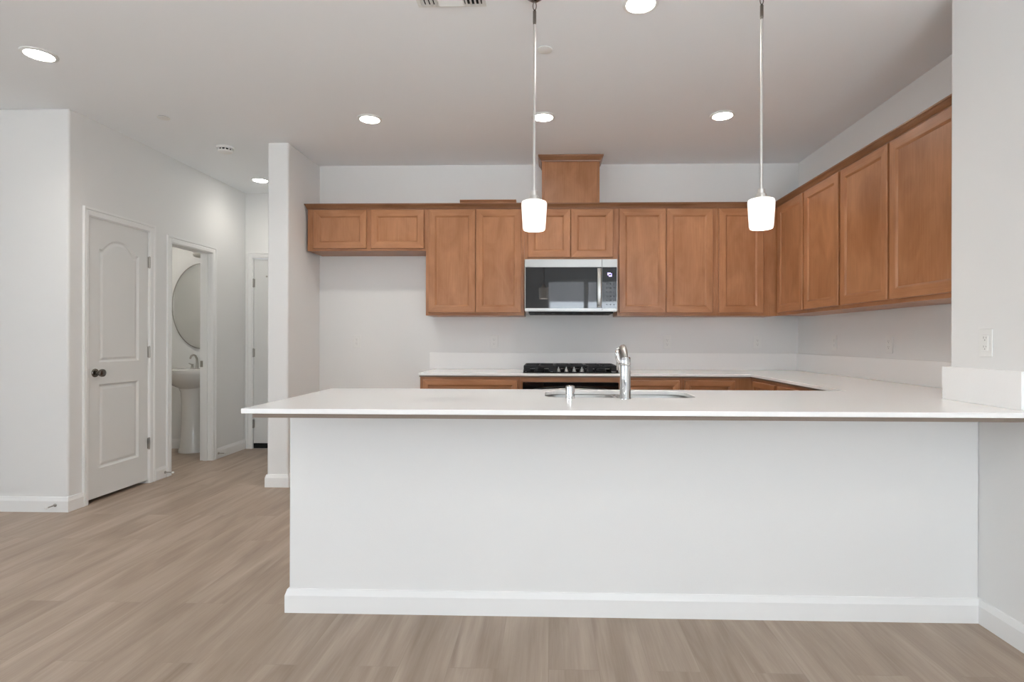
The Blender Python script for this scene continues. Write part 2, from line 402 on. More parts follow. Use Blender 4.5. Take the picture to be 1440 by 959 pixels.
# ------------------------------------------------------------------ doors
def arch_loop(y0, y1, z0, z1, rise, inset=0, n=14):
    """outline of an arch-topped panel"""
    y0 += inset; y1 -= inset; z0 += inset; z1 -= inset
    p = [(y0, z0), (y1, z0)]
    if rise <= 0: return p + [(y1, z1 + 0), (y0, z1)]
    for i in range(n + 1):
        u = 1 - i / n; s = u * 2 - 1
        k = max(0, 1 - (abs(s) / .86) ** 2.2) if abs(s) < .86 else 0
        p.append((y0 + (y1 - y0) * u, z1 - rise + rise * k))
    return p
def panel_door(name, yl, yr, z0, z1, panels, xf, th, m):
    """moulded two-panel slab; front face at x = xf facing +X; built in world axes"""
    y0, y1 = yl, yr
    bm = bmesh.new()
    outer = [bm.verts.new((xf, y, z)) for y, z in ((y0, z0), (y1, z0), (y1, z1), (y0, z1))]
    edges = [bm.edges.new((outer[i], outer[(i + 1) % 4])) for i in range(4)]
    loops = []
    for (a, b, c, d, rise) in panels:
        rings = []
        for ins, dep in ((0, 0), (.007, .007), (.014, .012), (.020, .012), (.034, .006), (.040, .005)):
            rings.append([bm.verts.new((xf - dep, y, z)) for y, z in arch_loop(a, b, c, d, rise, ins)])
        n = len(rings[0]); edges += [bm.edges.new((rings[0][i], rings[0][(i + 1) % n])) for i in range(n)]
        loops.append(rings)
    bmesh.ops.triangle_fill(bm, use_beauty=True, use_dissolve=False, edges=edges)
    for rings in loops:
        n = len(rings[0])
        for k in range(len(rings) - 1):
            for i in range(n): bm.faces.new((rings[k][i], rings[k][(i + 1) % n], rings[k + 1][(i + 1) % n], rings[k + 1][i]))
        bm.faces.new(rings[-1])
    back = [bm.verts.new((xf - th, v.co.y, v.co.z)) for v in outer]
    for i in range(4): bm.faces.new((outer[i], outer[(i + 1) % 4], back[(i + 1) % 4], back[i]))
    bm.faces.new(back)
    bmesh.ops.recalc_face_normals(bm, faces=bm.faces)
    me = bpy.data.meshes.new(name); bm.to_mesh(me); bm.free(); me.materials.append(m)
    o = bpy.data.objects.new(name, me); C.objects.link(o); o['kind'] = 'structure'
    return o
DY0, DY1 = 3.864, 4.456
d1 = panel_door('door_1', DY0, DY1, .027, 2.045, [(3.964, 4.356, 1.005, 1.915, .085), (3.964, 4.356, .235, .845, 0)], XH - .004, .04, M_door)
d1['label'] = 'white pantry door with an arched upper panel'
kn = MB(); kc = (XH - .004, DY0 + .063, .93)
kn.lathe([(.031, 0), (.031, .004), (.027, .009), (.012, .012), (.010, .030), (.016, .036), (.026, .044), (.029, .054), (.026, .064), (.014, .070), (0.0, .071)], kc, 28, 'X')
obj('door_knob', kn, M_pewter, d1)
obj('latch_plate', MB().box(XH - .0045, XH - .0028, DY0 + .004, DY0 + .010, .900, .962), M_nickel, d1)
def hinge(parent, p, along_x):
    h = MB(); x, y, z = p
    for k in range(5): h.lathe([(.0072, -.045 + k * .018 + .0005), (.0072, -.045 + (k + 1) * .018 - .0005)], (x, y, z), 14)
    h.lathe([(.004, -.049), (.0055, -.047), (.0055, .047), (.004, .049)], (x, y, z), 12)
    if along_x: h.box(x - .016, x + .016, y + .006, y + .008, z - .044, z + .044)
    else: h.box(x - .008, x - .006, y - .010, y + .014, z - .044, z + .044)
    return obj('hinge', h, M_nickel, parent)
for z in (1.80, 1.07, .325): hinge(d1, (XH + .006, DY1 + .003, z), False)
d2b = MB().box(HD0 + .016, HD1 - .016, YH + .012, YH + .055, .058, 2.038)
d2 = struct('door_2', d2b, M_door, .002)
d2['label'] = 'white door at the end of the hall'
sw = MB().box(HD0 + .016, HD1 - .016, YH + .010, YH + .05, .004, .056); obj('door_sweep', sw, M_black, d2)
obj('peephole', MB().lathe([(.010, 0), (.010, -.004), (.006, -.005), (0, -.005)], (-3.04, YH + .012, 1.85), 18, 'Y'), M_nickel, d2)
for z in (1.78, 1.03, .268): hinge(d2, (HD0 + .012, YH + .004, z), True)

# baseboard door stops
def stop(loc, rz, label):
    t = thing('door_stop', label, 'door stop', loc, rz, 'spring door stops on the baseboards')
    obj('mount', MB().lathe([(.011, 0), (.011, -.004), (.007, -.008)], (0, 0, 0), 16, 'Y'), M_nickel, t)
    obj('rod', MB().lathe([(.0045, -.006), (.0045, -.062)], (0, 0, 0), 12, 'Y'), M_nickel, t)
    obj('tip', MB().lathe([(.0045, -.060), (.008, -.063), (.0085, -.074), (.006, -.077)], (0, 0, 0), 14, 'Y'), M_plastic, t)
    return t
st = stop((-3.345, YC - .013, .048), 0, 'small metal door stop on the baseboard of the front left wall')
dup(st, (XH + .013, 4.638, .046), 'small metal door stop low between the pantry door and bathroom doorway', PI / 2)
dup(st, (XH + .013, 5.400, .052), 'small metal door stop beyond the bathroom doorway near the hall end', PI / 2)

# ------------------------------------------------------------------ cabinet doors and cabinets
FR = .057
def front_mesh(x0, x1, z0, z1, fr=FR, y=0.0):
    """five-piece recessed front: frame (mitred grain) proud of y by 19 mm, facing -Y"""
    a = MB(); yo = y - .020
    steps = [(0, y), (0, yo + .003), (.003, yo), (fr - .004, yo), (fr, yo + .002), (fr + .009, yo + .0095)]
    R = [[(x0 + i, d, z0 + i), (x1 - i, d, z0 + i), (x1 - i, d, z1 - i), (x0 + i, d, z1 - i)] for i, d in steps]
    for k in range(len(R) - 1):
        for s_, mi in ((0, 1), (1, 0), (2, 1), (3, 0)):
            s2 = (s_ + 1) % 4
            a.add([R[k][s_], R[k][s2], R[k + 1][s2], R[k + 1][s_]], [(0, 1, 2, 3)], mi)
    a.add(R[0], [(0, 1, 2, 3)], 0)
    i = fr + .009
    p = MB().box(x0 + i - .002, x1 - i + .002, yo + .0092, yo + .014, z0 + i - .002, z1 - i + .002)
    return a, p
def add_door(parent, name, x0, x1, z0, z1, fr=FR):
    a, p = front_mesh(x0, x1, z0, z1, fr)
    d = obj(name, a, WOOD, parent); obj('door_panel' if 'door' in name else 'drawer_panel', p, M_wz if z1 - z0 > .2 else M_wx, d)
    return d
def cabinet(name, label, cat, loc, rz, w, h, d, doors, group, stiles=(), drawers=(), kick=0.0, rails=()):
    t = thing(name, label, cat, loc, rz, group)
    s = .018; c = MB(); zb = kick
    c.box(0, s, .018, d, zb, h); c.box(w - s, w, .018, d, zb, h); c.box(s, w - s, .018, d, h - s, h, 1)
    c.box(s, w - s, .018, d, zb + .0005, zb + s, 1); c.box(s, w - s, d - .006, d, zb + .02, h - s)
    if kick: c.box(.002, w - .002, .075, .090, 0, kick, 1)
    obj('carcass', c, WOOD, t, .001)
    f = MB(); fs = .030
    dd = list(doors) + list(drawers)
    fl = max(fs, min(q[0] for q in dd) + .012); fr = max(fs, w - max(q[1] for q in dd) + .012)
    f.box(0, fl, 0, .019, zb, h); f.box(w - fr, w, 0, .019, zb, h)
    f.box(fl, w - fr, 0, .019, zb, zb + .034, 1); f.box(fl, w - fr, 0, .019, h - .030, h, 1)
    for a, b in stiles: f.box(a, b, 0, .019, zb + .034, h - .03)
    for a, b in rails: f.box(fl, w - fr, 0, .019, a, b, 1)
    obj('face_frame', f, WOOD, t, .0008)
    for x0, x1, z0, z1 in doors: add_door(t, 'door', x0, x1, z0, z1)
    for x0, x1, z0, z1 in drawers: add_door(t, 'drawer', x0, x1, z0, z1, .042)
    return t
YU = YB - .305      # face-frame plane of the back uppers
UB, UT = 1.380, 2.290
G = 'stained wood wall cabinets'
def upper(label, x0, x1, zb, doors, stiles=(), cname='wall_cabinet'):
    return cabinet(cname, label, 'kitchen cabinet', (x0, YU, zb), 0, x1 - x0, UT - zb, .305, [(a - x0, b - x0, zd - zb, 2.271 - zb) for a, b, zd in doors], G, [(a - x0, b - x0) for a, b in stiles])
upper('shallow two-door wooden wall cabinet at the left end, over the empty fridge space', -2.055, -1.045, 1.926, [(-2.001, -1.546, 1.944), (-1.510, -1.058, 1.944)], [(-1.56, -1.50)])
upper('tall two-door wooden wall cabinet left of the microwave', -1.0445, -.213, UB, [(-1.018, -.6235, 1.404), (-.6195, -.237, 1.404)])
upper('short two-door wooden wall cabinet directly above the microwave', -.2125, .566, 1.842, [(-.184, .1735, 1.867), (.1775, .529, 1.867)])
upper('tall two-door wooden wall cabinet just right of the microwave', .5665, 1.386, UB, [(.579, .968, 1.404), (.972, 1.356, 1.404)])
upper('single-door wooden wall cabinet in the corner of the back wall, behind the right pendant', 1.3865, 1.8915, UB, [(1.406, 1.772, 1.404)])
XU = XR - .305
YK = [4.6775, 4.169, 3.656, 3.133, 2.560]
RD = [(4.637, 4.182), (4.156, 3.669), (3.643, 3.143), (3.123, 2.595)]
RL = ['wooden wall cabinet on the right wall, farthest back, in the corner', 'wooden wall cabinet on the right wall, second from the corner',
      'wooden wall cabinet on the right wall, third from the corner', 'wooden wall cabinet on the right wall, nearest the camera beside the white wall']
for k in range(4):
    y0 = YK[k]; dd = RD[k]
    cabinet('wall_cabinet', RL[k], 'kitchen cabinet', (XU, y0, UB), -PI / 2, y0 - YK[k + 1] - .0005, UT - UB, .304, [(y0 - dd[0], y0 - dd[1], .024, 2.271 - UB)], G)

# crown moulding along the tops
CP = [(-.001, 2.277), (.008, 2.277), (.0085, 2.284), (.012, 2.286), (.014, 2.291), (.019, 2.299), (.027, 2.305), (.030, 2.310), (.034, 2.311), (.034, 2.320), (-.019, 2.320), (-.019, 2.2905), (-.001, 2.2905)]
r1 = [(-2.055 - .5 * max(o, 0), YU - o, z) for o, z in CP]
r2 = [(XU - o, YU - o, z) for o, z in CP]
r3 = [(XU - o, 2.557, z) for o, z in CP]
cm = MB(); cm.sweep([r1, r2], 1); cm.sweep([r2, r3], 2)
tag(obj('crown_moulding', cm, CROWN), 'stepped wood crown moulding along the tops of all the wall cabinets', 'crown moulding')
# boxed-in duct above the microwave cabinet
t = thing('duct_cover', 'tall wooden duct box rising from the cabinets to the ceiling above the microwave', 'duct cover', (.1775, 4.735, 2.2905))
zt = CE - 2.2905
b = MB(); b.box(-.243, .243, .006, .246, 0, zt - .002)
obj('body', b, WOOD, t, .001)
for x in (-.2445, .224): obj('corner_strip', MB().box(x, x + .0205, 0, .006, 0, zt - .002), WOOD, t, .001)
pr = [(0, -.052), (.008, -.052), (.010, -.043), (.014, -.038), (.022, -.026), (.028, -.018), (.031, -.014), (.032, -.001), (0, -.001)]
def cr(x, y, sx, sy): return [(x + sx * o, y + sy * o, zt + z) for o, z in pr]
b = MB(); L = cr(-.2445, .246, -1, 0); A = cr(-.2445, 0, -1, -1); B = cr(.2445, 0, 1, -1); R = cr(.2445, .246, 1, 0)
b.sweep([L, A], 2); b.sweep([A, B], 1); b.sweep([B, R], 2)
obj('crown', b, CROWN, t)
# loose length of moulding on top
b = MB(); b.sweep([[(x, 4.705 + y, z) for y, z in ((0, 2.291), (.060, 2.291), (.060, 2.362), (-.004, 2.362), (-.006, 2.352), (.002, 2.346), (.004, 2.325))] for x in (-.762, -.284)], 1)
tag(obj('loose_moulding', b, WOOD), 'loose length of wood moulding lying on top of the tall cabinet left of the microwave', 'wood offcut')

# ------------------------------------------------------------------ base cabinets
YBF = YB - .625; BH = .884
def base_back(label, x0, x1, dr, dd, cname='base_cabinet'):
    return cabinet(cname, label, 'kitchen cabinet', (x0, YBF, 0), 0, x1 - x0, BH, .622, [(a - x0, b - x0, .125, .69) for a, b in dd], 'stained wood base cabinets',
                   drawers=[(a - x0, b - x0, .715, .862) for a, b in dr], kick=.1, rails=[(.69, .715)])
base_back('wooden base cabinet under the left end of the back counter', -1.016, -.2265, [(-.992, -.248)], [(-.992, -.622), (-.618, -.248)])
base_back('wooden base cabinet directly right of the oven', .5565, 1.030, [(.580, 1.010)], [(.580, 1.010)])
base_back('wooden base cabinet in the back right corner of the counter', 1.0305, 1.5745, [(1.050, 1.435)], [(1.050, 1.435)])
XBF = 1.575
for k, (y0, y1, lb) in enumerate(((4.357, 3.87, 'wooden base cabinet on the right side, nearest the back corner'), (3.8695, 3.43, 'wooden base cabinet on the right side, in the middle of the run'),
                             (3.4295, 2.955, 'wooden base cabinet on the right side, next to the peninsula'))):
    wd = y0 - y1
    cabinet('base_cabinet', lb, 'kitchen cabinet', (XBF, y0, 0), -PI / 2, wd, BH, .618, [(.022, wd - .022, .125, .69)], 'stained wood base cabinets', drawers=[(.022 if k else .045, wd - .022, .715, .862)], kick=.1, rails=[(.69, .715)])
# oven housing: stiles and the wood rail above the oven
t = thing('oven_cabinet', 'wooden surround and rail around the built-in oven below the cooktop', 'kitchen cabinet', (.165, YBF, 0))
b = MB(); b.box(-.391, -.372, 0, .60, .1, BH); b.box(.372, .391, 0, .60, .1, BH); b.box(-.372, .372, 0, .019, .846, BH, 1); b.box(-.372, .372, 0, .6, .1, .118, 1); b.box(-.389, .389, .075, .09, 0, .1, 1)
obj('carcass', b, WOOD, t, .001)
# sink cabinets on the kitchen side of the half wall
for x0, x1, lb in ((-1.0095, -.06, 'wooden base cabinet behind the half wall, left of the sink'), (-.0595, .72, 'wooden sink cabinet behind the half wall, under the sink'), (.7205, 1.57, 'wooden base cabinet behind the half wall, right of the sink')):
    wd = x1 - x0
    cabinet('base_cabinet', lb, 'kitchen cabinet', (x1, 2.925, 0), PI, wd, .70 if 'sink cab' in lb else BH, .415, [(.022, wd / 2 - .002, .125, .66), (wd / 2 + .002, wd - .022, .125, .66)], 'stained wood base cabinets',
            drawers=[] if 'sink cab' in lb else [(.022, wd - .022, .715, .862)], kick=.1, rails=[] if 'sink cab' in lb else [(.69, .715)])

# ------------------------------------------------------------------ countertop with the sink cut-out
def slab_with_hole(name, outer, hole, z0, z1, m):
    bm = bmesh.new(); E = []; LP = []
    for lp in (outer, hole):
        vs = [bm.verts.new((x, y, z1)) for x, y in lp]; n = len(vs); LP.append(vs)
        E += [bm.edges.new((vs[i], vs[(i + 1) % n])) for i in range(n)]
    bmesh.ops.triangle_fill(bm, use_beauty=True, use_dissolve=False, edges=E)
    top = list(bm.faces)
    low = {v: bm.verts.new((v.co.x, v.co.y, z0)) for lp in LP for v in lp}
    for f in top: bm.faces.new([low[v] for v in reversed(f.verts)])
    for lp in LP:
        for i in range(len(lp)):
            a, b = lp[i], lp[(i + 1) % len(lp)]; bm.faces.new((a, b, low[b], low[a]))
    bmesh.ops.recalc_face_normals(bm, faces=bm.faces)
    me = bpy.data.meshes.new(name); bm.to_mesh(me); bm.free(); me.materials.append(m)
    o = bpy.data.objects.new(name, me); C.objects.link(o)
    b = o.modifiers.new('edge', 'BEVEL'); b.width = .0025; b.segments = 2; b.limit_method = 'ANGLE'; b.angle_limit = math.radians(50)
    return o
SK = (-.020, .680, 2.535, 2.880)
CT = [(-1.163, 2.070), (XW - .001, 2.070), (XW - .001, YWE + .001), (XR - .001, YWE + .001), (XR - .001, YB - .001), (-1.027, YB - .001), (-1.027, 4.335), (1.550, 4.335), (1.550, 2.953), (-1.163, 2.953)]
ct = slab_with_hole('countertop', CT, list(reversed(rrect(*SK, .09, 8))), .895, .914, M_quartz)
tag(ct, 'white quartz countertop wrapping the back wall, right wall and peninsula', 'countertop')
b = MB(); b.box(-1.126, XW - .002, 2.084, 2.50, .8785, .895); b.box(-1.126, -1.02, 2.50, 2.935, .8785, .895)
obj('underlay', b, M_ply, ct)['label'] = 'grey brown raw plywood strip under the slab'
b = MB(); b.box(-1.020, XR - .03, 4.345, YB - .01, .8845, .895); b.box(1.562, XR - .03, 2.60, 4.345, .8845, .895); b.box(-1.00, 1.56, 2.912, 2.944, .8845, .895)
obj('underlay', b, M_ply, ct)['label'] = 'grey brown raw plywood strip under the slab'
# backsplashes
tag(obj('backsplash', MB().box(-1.073, XR - .0205, YB - .020, YB - .0005, .9142, 1.060), M_splash, None, .0015), 'low white quartz backsplash along the back wall behind the cooktop', 'backsplash', 'white quartz backsplashes')
tag(obj('backsplash', MB().box(XR - .020, XR - .0005, YWE + .0225, YB - .0005, .9142, 1.060), M_splash, None, .0015), 'low white quartz backsplash along the right wall under the wall cabinets', 'backsplash', 'white quartz backsplashes')
b = MB(); b.prism([(XW - .020, 2.149), (XW - .0005, 2.149), (XW - .0005, YWE + .0005), (XR - .0005, YWE + .0005), (XR - .0005, YWE + .0215), (XW - .020, YWE + .0215)], .9142, 1.060)
tag(obj('backsplash', b, M_splash, None, .0015), 'low white quartz backsplash wrapping the end of the near right wall', 'backsplash', 'white quartz backsplashes')

# sink
t = thing('kitchen_sink', 'stainless steel undermount sink set in the peninsula counter', 'sink', (.33, 2.7075, .72))
def ringz(r, z, k): return [(x - .33, y - 2.7075, z) for x, y in rrect(SK[0] + r, SK[1] - r, SK[2] + r, SK[3] - r, max(.09 - r, .02), k)]
b = MB()
for dx0, dx1 in ((-.362, -.012), (.012, .362)):
    rr = []
    for ins, z in ((-.012, .1745), (.004, .1745), (.007, .165), (.014, .02), (.04, .004), (.12, .0)):
        rr.append([(x, y, z) for x, y in rrect(dx0 + ins, dx1 - ins, -.1845 + ins, .1845 - ins, max(.075 - max(ins, 0) * .3, .01), 6)])
    n = len(rr[0]); vs = [p for r in rr for p in r]
    b.add(vs, [(k * n + i, k * n + (i + 1) % n, (k + 1) * n + (i + 1) % n, (k + 1) * n + i) for k in range(len(rr) - 1) for i in range(n)], 0, True)
    b.add(rr[-1], [tuple(range(n))])
o = obj('basin', b, M_steel, t)
so = o.modifiers.new('gauge', 'SOLIDIFY'); so.thickness = .0015; so.offset = -1
for x in (-.187, .187): obj('drain', MB().lathe([(.045, .003), (.043, .006), (.03, .006), (.028, .002), (0, .002)], (x, 0, 0), 24, cap=False), M_chrome, t)

# faucet
t = thing('kitchen_faucet', 'chrome kitchen faucet standing behind the sink on the peninsula counter', 'faucet', (.338, 2.490, .9142))
obj('body', MB().lathe([(.026, 0), (.026, .004), (.0245, .006), (.0230, .148)], n=36), M_chrome, t)
obj('joint_ring', MB().lathe([(.0222, .148), (.0222, .152)], n=36), M_slot, t)
obj('collar', MB().lathe([(.0230, .152), (.0235, .155), (.0235, .180), (.021, .186), (.010, .188), (0, .188)], n=36), M_chrome, t)
sp = [(0, -.002, .170), (0, .010, .190), (0, .035, .214), (0, .080, .228), (0, .130, .222), (0, .165, .198), (0, .178, .166)]
obj('spout', MB().tube(sp, [.0125, .0135, .014, .014, .0145, .0155, .016], 20), M_steel, t)
obj('spray_head', MB().tube([(0, .178, .166), (0, .184, .146), (0, .190, .120)], [.017, .018, .016], 20), M_chrome, t)
h = MB(); h.tube([(-.012, 0, .168), (-.030, -.004, .166)], [.013, .012], 16)
h.tube([(-.026, -.004, .160), (-.033, -.006, .180), (-.036, -.006, .200), (-.035, .004, .212), (-.030, .018, .220)], [.011, .0115, .011, .0095, .007], 16)
obj('lever', h, M_chrome, t)
# air gap cap
t = thing('air_gap', 'short chrome air gap cap on the counter left of the kitchen faucet', 'air gap', (.0935, 2.505, .9142))
obj('base_ring', MB().lathe([(.0225, 0), (.0225, .003), (.021, .004)], n=28), M_chrome, t)
obj('cap', MB().lathe([(.0200, .003), (.0200, .050), (.0185, .056), (.014, .058), (0, .058)], n=28), M_chrome, t)

# ------------------------------------------------------------------ cooktop and oven
t = thing('cooktop', 'black gas cooktop with cast iron grates on the back counter', 'cooktop', (.169, 4.640, .9142))
b = MB(); b.prism(rrect(-.378, .378, -.262, .262, .02, 5), 0, .010); obj('tray', b, M_glassblack, t, .003)
for cx, wd in ((-.2485, .2475), (0, .2475), (.2485, .2475)):
    g = MB(); x0, x1 = cx - wd / 2, cx + wd / 2; y0, y1 = (-.238, .238) if cx else (-.10, .238); q = .0065
    zt, zl = .058, .042
    for x in (x0 + q, x1 - q): g.box(x - q, x + q, y0 + .012, y1 - .012, zl, zt)
    for y in (y0 + q, y1 - q): g.box(x0 + .012, x1 - .012, y - q, y + q, zl, zt)
    for y in ((y0 + y1) / 2 - .001,): g.box(x0, x1, y - q, y + q, zl, zt)
    for f in (.25, .75):
        yc = y0 + (y1 - y0) * f; g.box(x0, cx - .03, yc - q, yc + q, zl, zt); g.box(cx + .03, x1, yc - q, yc + q, zl, zt)
        g.box(cx - q, cx + q, yc + .03, yc + (y1 - y0) / 4, zl, zt); g.box(cx - q, cx + q, yc - (y1 - y0) / 4, yc - .03, zl, zt)
    for x in (x0 + q, x1 - q):
        for y in (y0 + q, y1 - q):   # splayed feet
            g.sweep([[(x - .010, y - .010, .0101), (x + .010, y - .010, .0101), (x + .010, y + .010, .0101), (x - .010, y + .010, .0101)],
                     [(x - q, y - q, .030), (x + q, y - q, .030), (x + q, y + q, .030), (x - q, y + q, .030)],
                     [(x - q, y - q, zt), (x + q, y - q, zt), (x + q, y + q, zt), (x - q, y + q, zt)]])
    g.box(x0 + .010, x1 - .010, y1 - q * 1.8, y1 - q * .2, .013, zl)  # added back plate: dark backdrop standing in for shade under the grate
    # low front and back skirts between the feet
    for y in (y0 + q, y1 - q):
        g.box(x0 + .012, x0 + .050, y - q * .8, y + q * .8, .012, zl); g.box(x1 - .050, x1 - .012, y - q * .8, y + q * .8, .012, zl)
    obj('grate', g, M_iron, t, .0015)
for bx, by, br in ((-.2485, -.115, .042), (-.2485, .125, .034), (0, .07, .050), (.2485, -.115, .042), (.2485, .125, .034)):
    obj('burner', MB().lathe([(br, .0101), (br, .018), (br * .8, .022), (br * .85, .022), (br * .85, .029), (br * .7, .032), (0, .032)], (bx, by, 0), 24), M_iron, t)
for kx in (-.096, -.034, .028, .090):
    k = MB().lathe([(.017, .0101), (.017, .014), (.013, .017), (.0125, .030), (.011, .033), (0, .033)], (kx, -.20, 0), 20)
    k.box(kx - .0035, kx + .0035, -.213, -.187, .030, .047)
    obj('control_knob', k, M_steel, t, .001)
obj('badge', MB().lathe([(.019, .0101), (.019, .013), (.016, .0135), (0, .0135)], (-.140, -.205, 0), 20, sx=1.1, sy=.5), M_steel, t)
t = thing('oven', 'black built-in oven under the cooktop in the back counter', 'oven', (.165, YBF - .03, .12))
b = MB().box(-.3715, .3715, .0, .58, 0, .724); obj('body', b, M_iron, t)
obj('control_fascia', MB().box(-.371, .371, -.004, 0, .62, .724), M_glassblack, t)
b = MB().box(-.371, .371, -.030, -.001, .02, .612); obj('door', b, M_glassblack, t, .003)
hb = [(-.29 + .58 * i / 16, -.068 - .018 * math.sin(PI * i / 16), .660 + .020 * math.sin(PI * i / 16)) for i in range(17)]
hh = MB().tube(hb, .011, 14); hh.tube([(-.28, -.070, .664), (-.28, -.003, .655)], .008, 10); hh.tube([(.28, -.070, .664), (.28, -.003, .655)], .008, 10)
obj('handle', hh, M_steel, t)

# ------------------------------------------------------------------ microwave
t = thing('microwave', 'black and stainless over-the-range microwave hanging between the wall cabinets', 'microwave', (.176, YB - .40, 1.396))
H = .444; XS = .2545; HW = .3795
b = MB().box(-HW + .002, HW - .002, .022, .398, .014, H); obj('body', b, M_steel, t, .002)
b = MB(); b.box(-HW + .03, HW - .03, .03, .39, 0, .0138)
for i in range(7): b.box(-.30 + i * .085, -.24 + i * .085, .05, .12, -.003, 0)
obj('vent_grille', b, M_black, t, .001)
b = MB(); b.box(-HW, XS - .0012, -.002, .020, .378, H - .001); b.box(-HW, XS - .0012, -.002, .020, .022, .040); b.box(-HW, -HW + .006, -.002, .02, .040, .378)
d = obj('door', b, M_steel, t, .0012)
obj('door_glass', MB().box(-HW + .006, XS - .0015, -.0005, .018, .040, .378), M_glassblack, d)
obj('door_window', MB().box(-HW + .034, XS - .095, -.0008, -.0004, .070, .345), M_glassblack, d)
m_ = MB(); m_.lathe([(.0045, -.0035), (.0045, -.002)], (-.031, 0, .410), 18, 'Y'); m_.box(-.020, -.0165, -.0035, -.002, .405, .415); m_.box(-.012, -.0085, -.0035, -.002, .405, .415)
obj('maker_mark', m_, M_nickel, d)
hs = [[(XS - .0405 + q, -.012 - .030 * math.sin(PI * (i / 14)) ** .55 - dd, .046 + .322 * i / 14) for q, dd in ((0, 0), (.008, .005), (.026, .005), (.034, 0), (.030, -.010), (.004, -.010))] for i in range(15)]
b = MB().sweep(hs); b.box(XS - .036, XS - .012, -.022, -.0006, .050, .070); b.box(XS - .036, XS - .012, -.022, -.0006, .344, .364)
obj('handle', b, M_steel, t, .001)
b = MB(); b.box(XS + .0012, HW, -.002, .020, .378, H - .001); b.box(XS + .0012, HW, -.002, .020, .022, .040); b.box(HW - .005, HW, -.002, .02, .040, .378)
obj('control_trim', b, M_steel, t, .0012)
p = obj('control_panel', MB().box(XS + .0015, HW - .005, -.0005, .018, .040, .378), M_glassblack, t)
b = MB(); zc = .315; xc = .318
b.box(xc - .019, xc + .008, -.0016, -.0005, zc + .006, zc + .017); b.box(xc - .019, xc - .010, -.0016, -.0005, zc - .004, zc + .006)
b.box(xc - .008, xc + .017, -.0016, -.0005, zc - .015, zc - .004); b.box(xc + .012, xc + .017, -.0016, -.0005, zc - .004, zc + .012)
obj('clock_display', b, M_display, p)
for r in range(6):
    for c in range(3): obj('key_mark', MB().box(.288 + c * .029, .301 + c * .029, -.0009, -.0005, .068 + r * .034, .074 + r * .034), M_fascia, p)

# ------------------------------------------------------------------ outlets
def outlet(loc, rz, label):
    t = thing('wall_outlet', label, 'outlet', loc, rz, 'white wall outlets around the counters')
    obj('plate', MB().prism(rrect(-.035, .035, -.0575, .0575, .004, 3), -.0055, -.0003, 'Y'), M_plastic, t, .0025)
    ins = MB().prism(rrect(-.0165, .0165, -.0335, .0335, .003, 3), -.0075, -.005, 'Y')
    r = obj('receptacle', ins, M_plastic, t, .001)
    for z in (-.0185, .0185):
        for s in (MB().box(-.0078, -.0054, -.0079, -.0074, z - .001, z + .0075), MB().box(.0054, .0074, -.0079, -.0074, z, z + .0065), MB().lathe([(.0028, -.0079), (.0028, -.0074)], (0, 0, z - .007), 10, 'Y')):
            obj('slot', s, M_slot, r)
    for z in (-.048, .048): obj('screw', MB().lathe([(.003, -.0062), (.003, -.005)], (0, 0, z), 10, 'Y'), M_plastic, t)
    return t
o0 = outlet((-1.736, YB, 1.158), 0, 'white wall outlet in the empty fridge space at left')
dup(o0, (-.495, YB, 1.160), 'white wall outlet under the tall cabinet left of the microwave')
dup(o0, (1.046, YB, 1.158), 'white wall outlet on the back wall, right of the cooktop')
dup(o0, (1.841, YB, 1.158), 'white wall outlet on the back wall close to the right corner')
dup(o0, (XR, 4.345, 1.158), 'white wall outlet on the right wall, farther from the camera', -PI / 2)
dup(o0, (XR, 3.655, 1.152), 'white wall outlet on the right wall, nearer the camera, under the cabinets', -PI / 2)
dup(o0, (XW, 2.342, 1.168), 'white wall outlet on the near right wall above the counter end', -PI / 2)

# ------------------------------------------------------------------ ceiling fittings
def lamp(loc, label):
    t = thing('ceiling_light', label, 'recessed light', loc, 0, 'round recessed ceiling lights')
    obj('trim_ring', MB().lathe([(.0845, -.0002), (.0835, -.006), (.070, -.010), (.066, -.008), (.066, -.0002)], n=40, cap=False), M_plastic, t)
    obj('lens', MB().lathe([(.0658, -.002), (.0658, -.007), (.050, -.0085), (0, -.009)], n=36), M_lens, t)
    d = bpy.data.lights.new('lamp_beam', 'SPOT'); d.energy = BEAM; d.spot_size = math.radians(150); d.spot_blend = 1.0
    d.shadow_soft_size = .06; d.color = (1, .95, .865)
    o = bpy.data.objects.new('lamp_beam', d); C.objects.link(o); o.parent = t; o.location = (0, 0, -.03)
    return t
l0 = lamp((-2.812, 2.993, CE), 'glowing round ceiling light at far left over the living area')
HALL = None
for x, y, lb in ((-1.279, 3.922, 'glowing round ceiling light in front of the fridge space, left of three in a row'), (-.047, 3.910, 'glowing round ceiling light in front of the microwave, middle of three in a row'),
                 (1.201, 3.910, 'glowing round ceiling light near the right cabinets, right of three in a row'), (.420, 2.600, 'glowing round ceiling light between the two pendants, at the top edge'),
                 (-2.848, 5.406, 'glowing round ceiling light in the hall, partly hidden by the wall end')):
    HALL = dup(l0, (x, y, CE), lb)
for ch in HALL.children:                # the hall lamp is a weaker one
    if ch.type == 'LIGHT': ch.data = ch.data.copy(); ch.data.energy = BEAM * .42
dup(l0, (-4.05, 5.20, CE), 'unseen round ceiling light inside the bathroom')  # unseen lamp, guessed to light the bathroom
for x, y, lb in ((-4.6, .4, 'added round ceiling light over the left of the living area behind the camera'), (-1.4, -.6, 'added round ceiling light over the middle of the living area behind the camera'), (.6, -1.2, 'added round ceiling light near the rear window behind the camera'), (.6, .5, 'added round ceiling light almost straight above the camera')):
    dup(l0, (x, y, CE), lb)  # out-of-view lamps added to brighten floor and walls
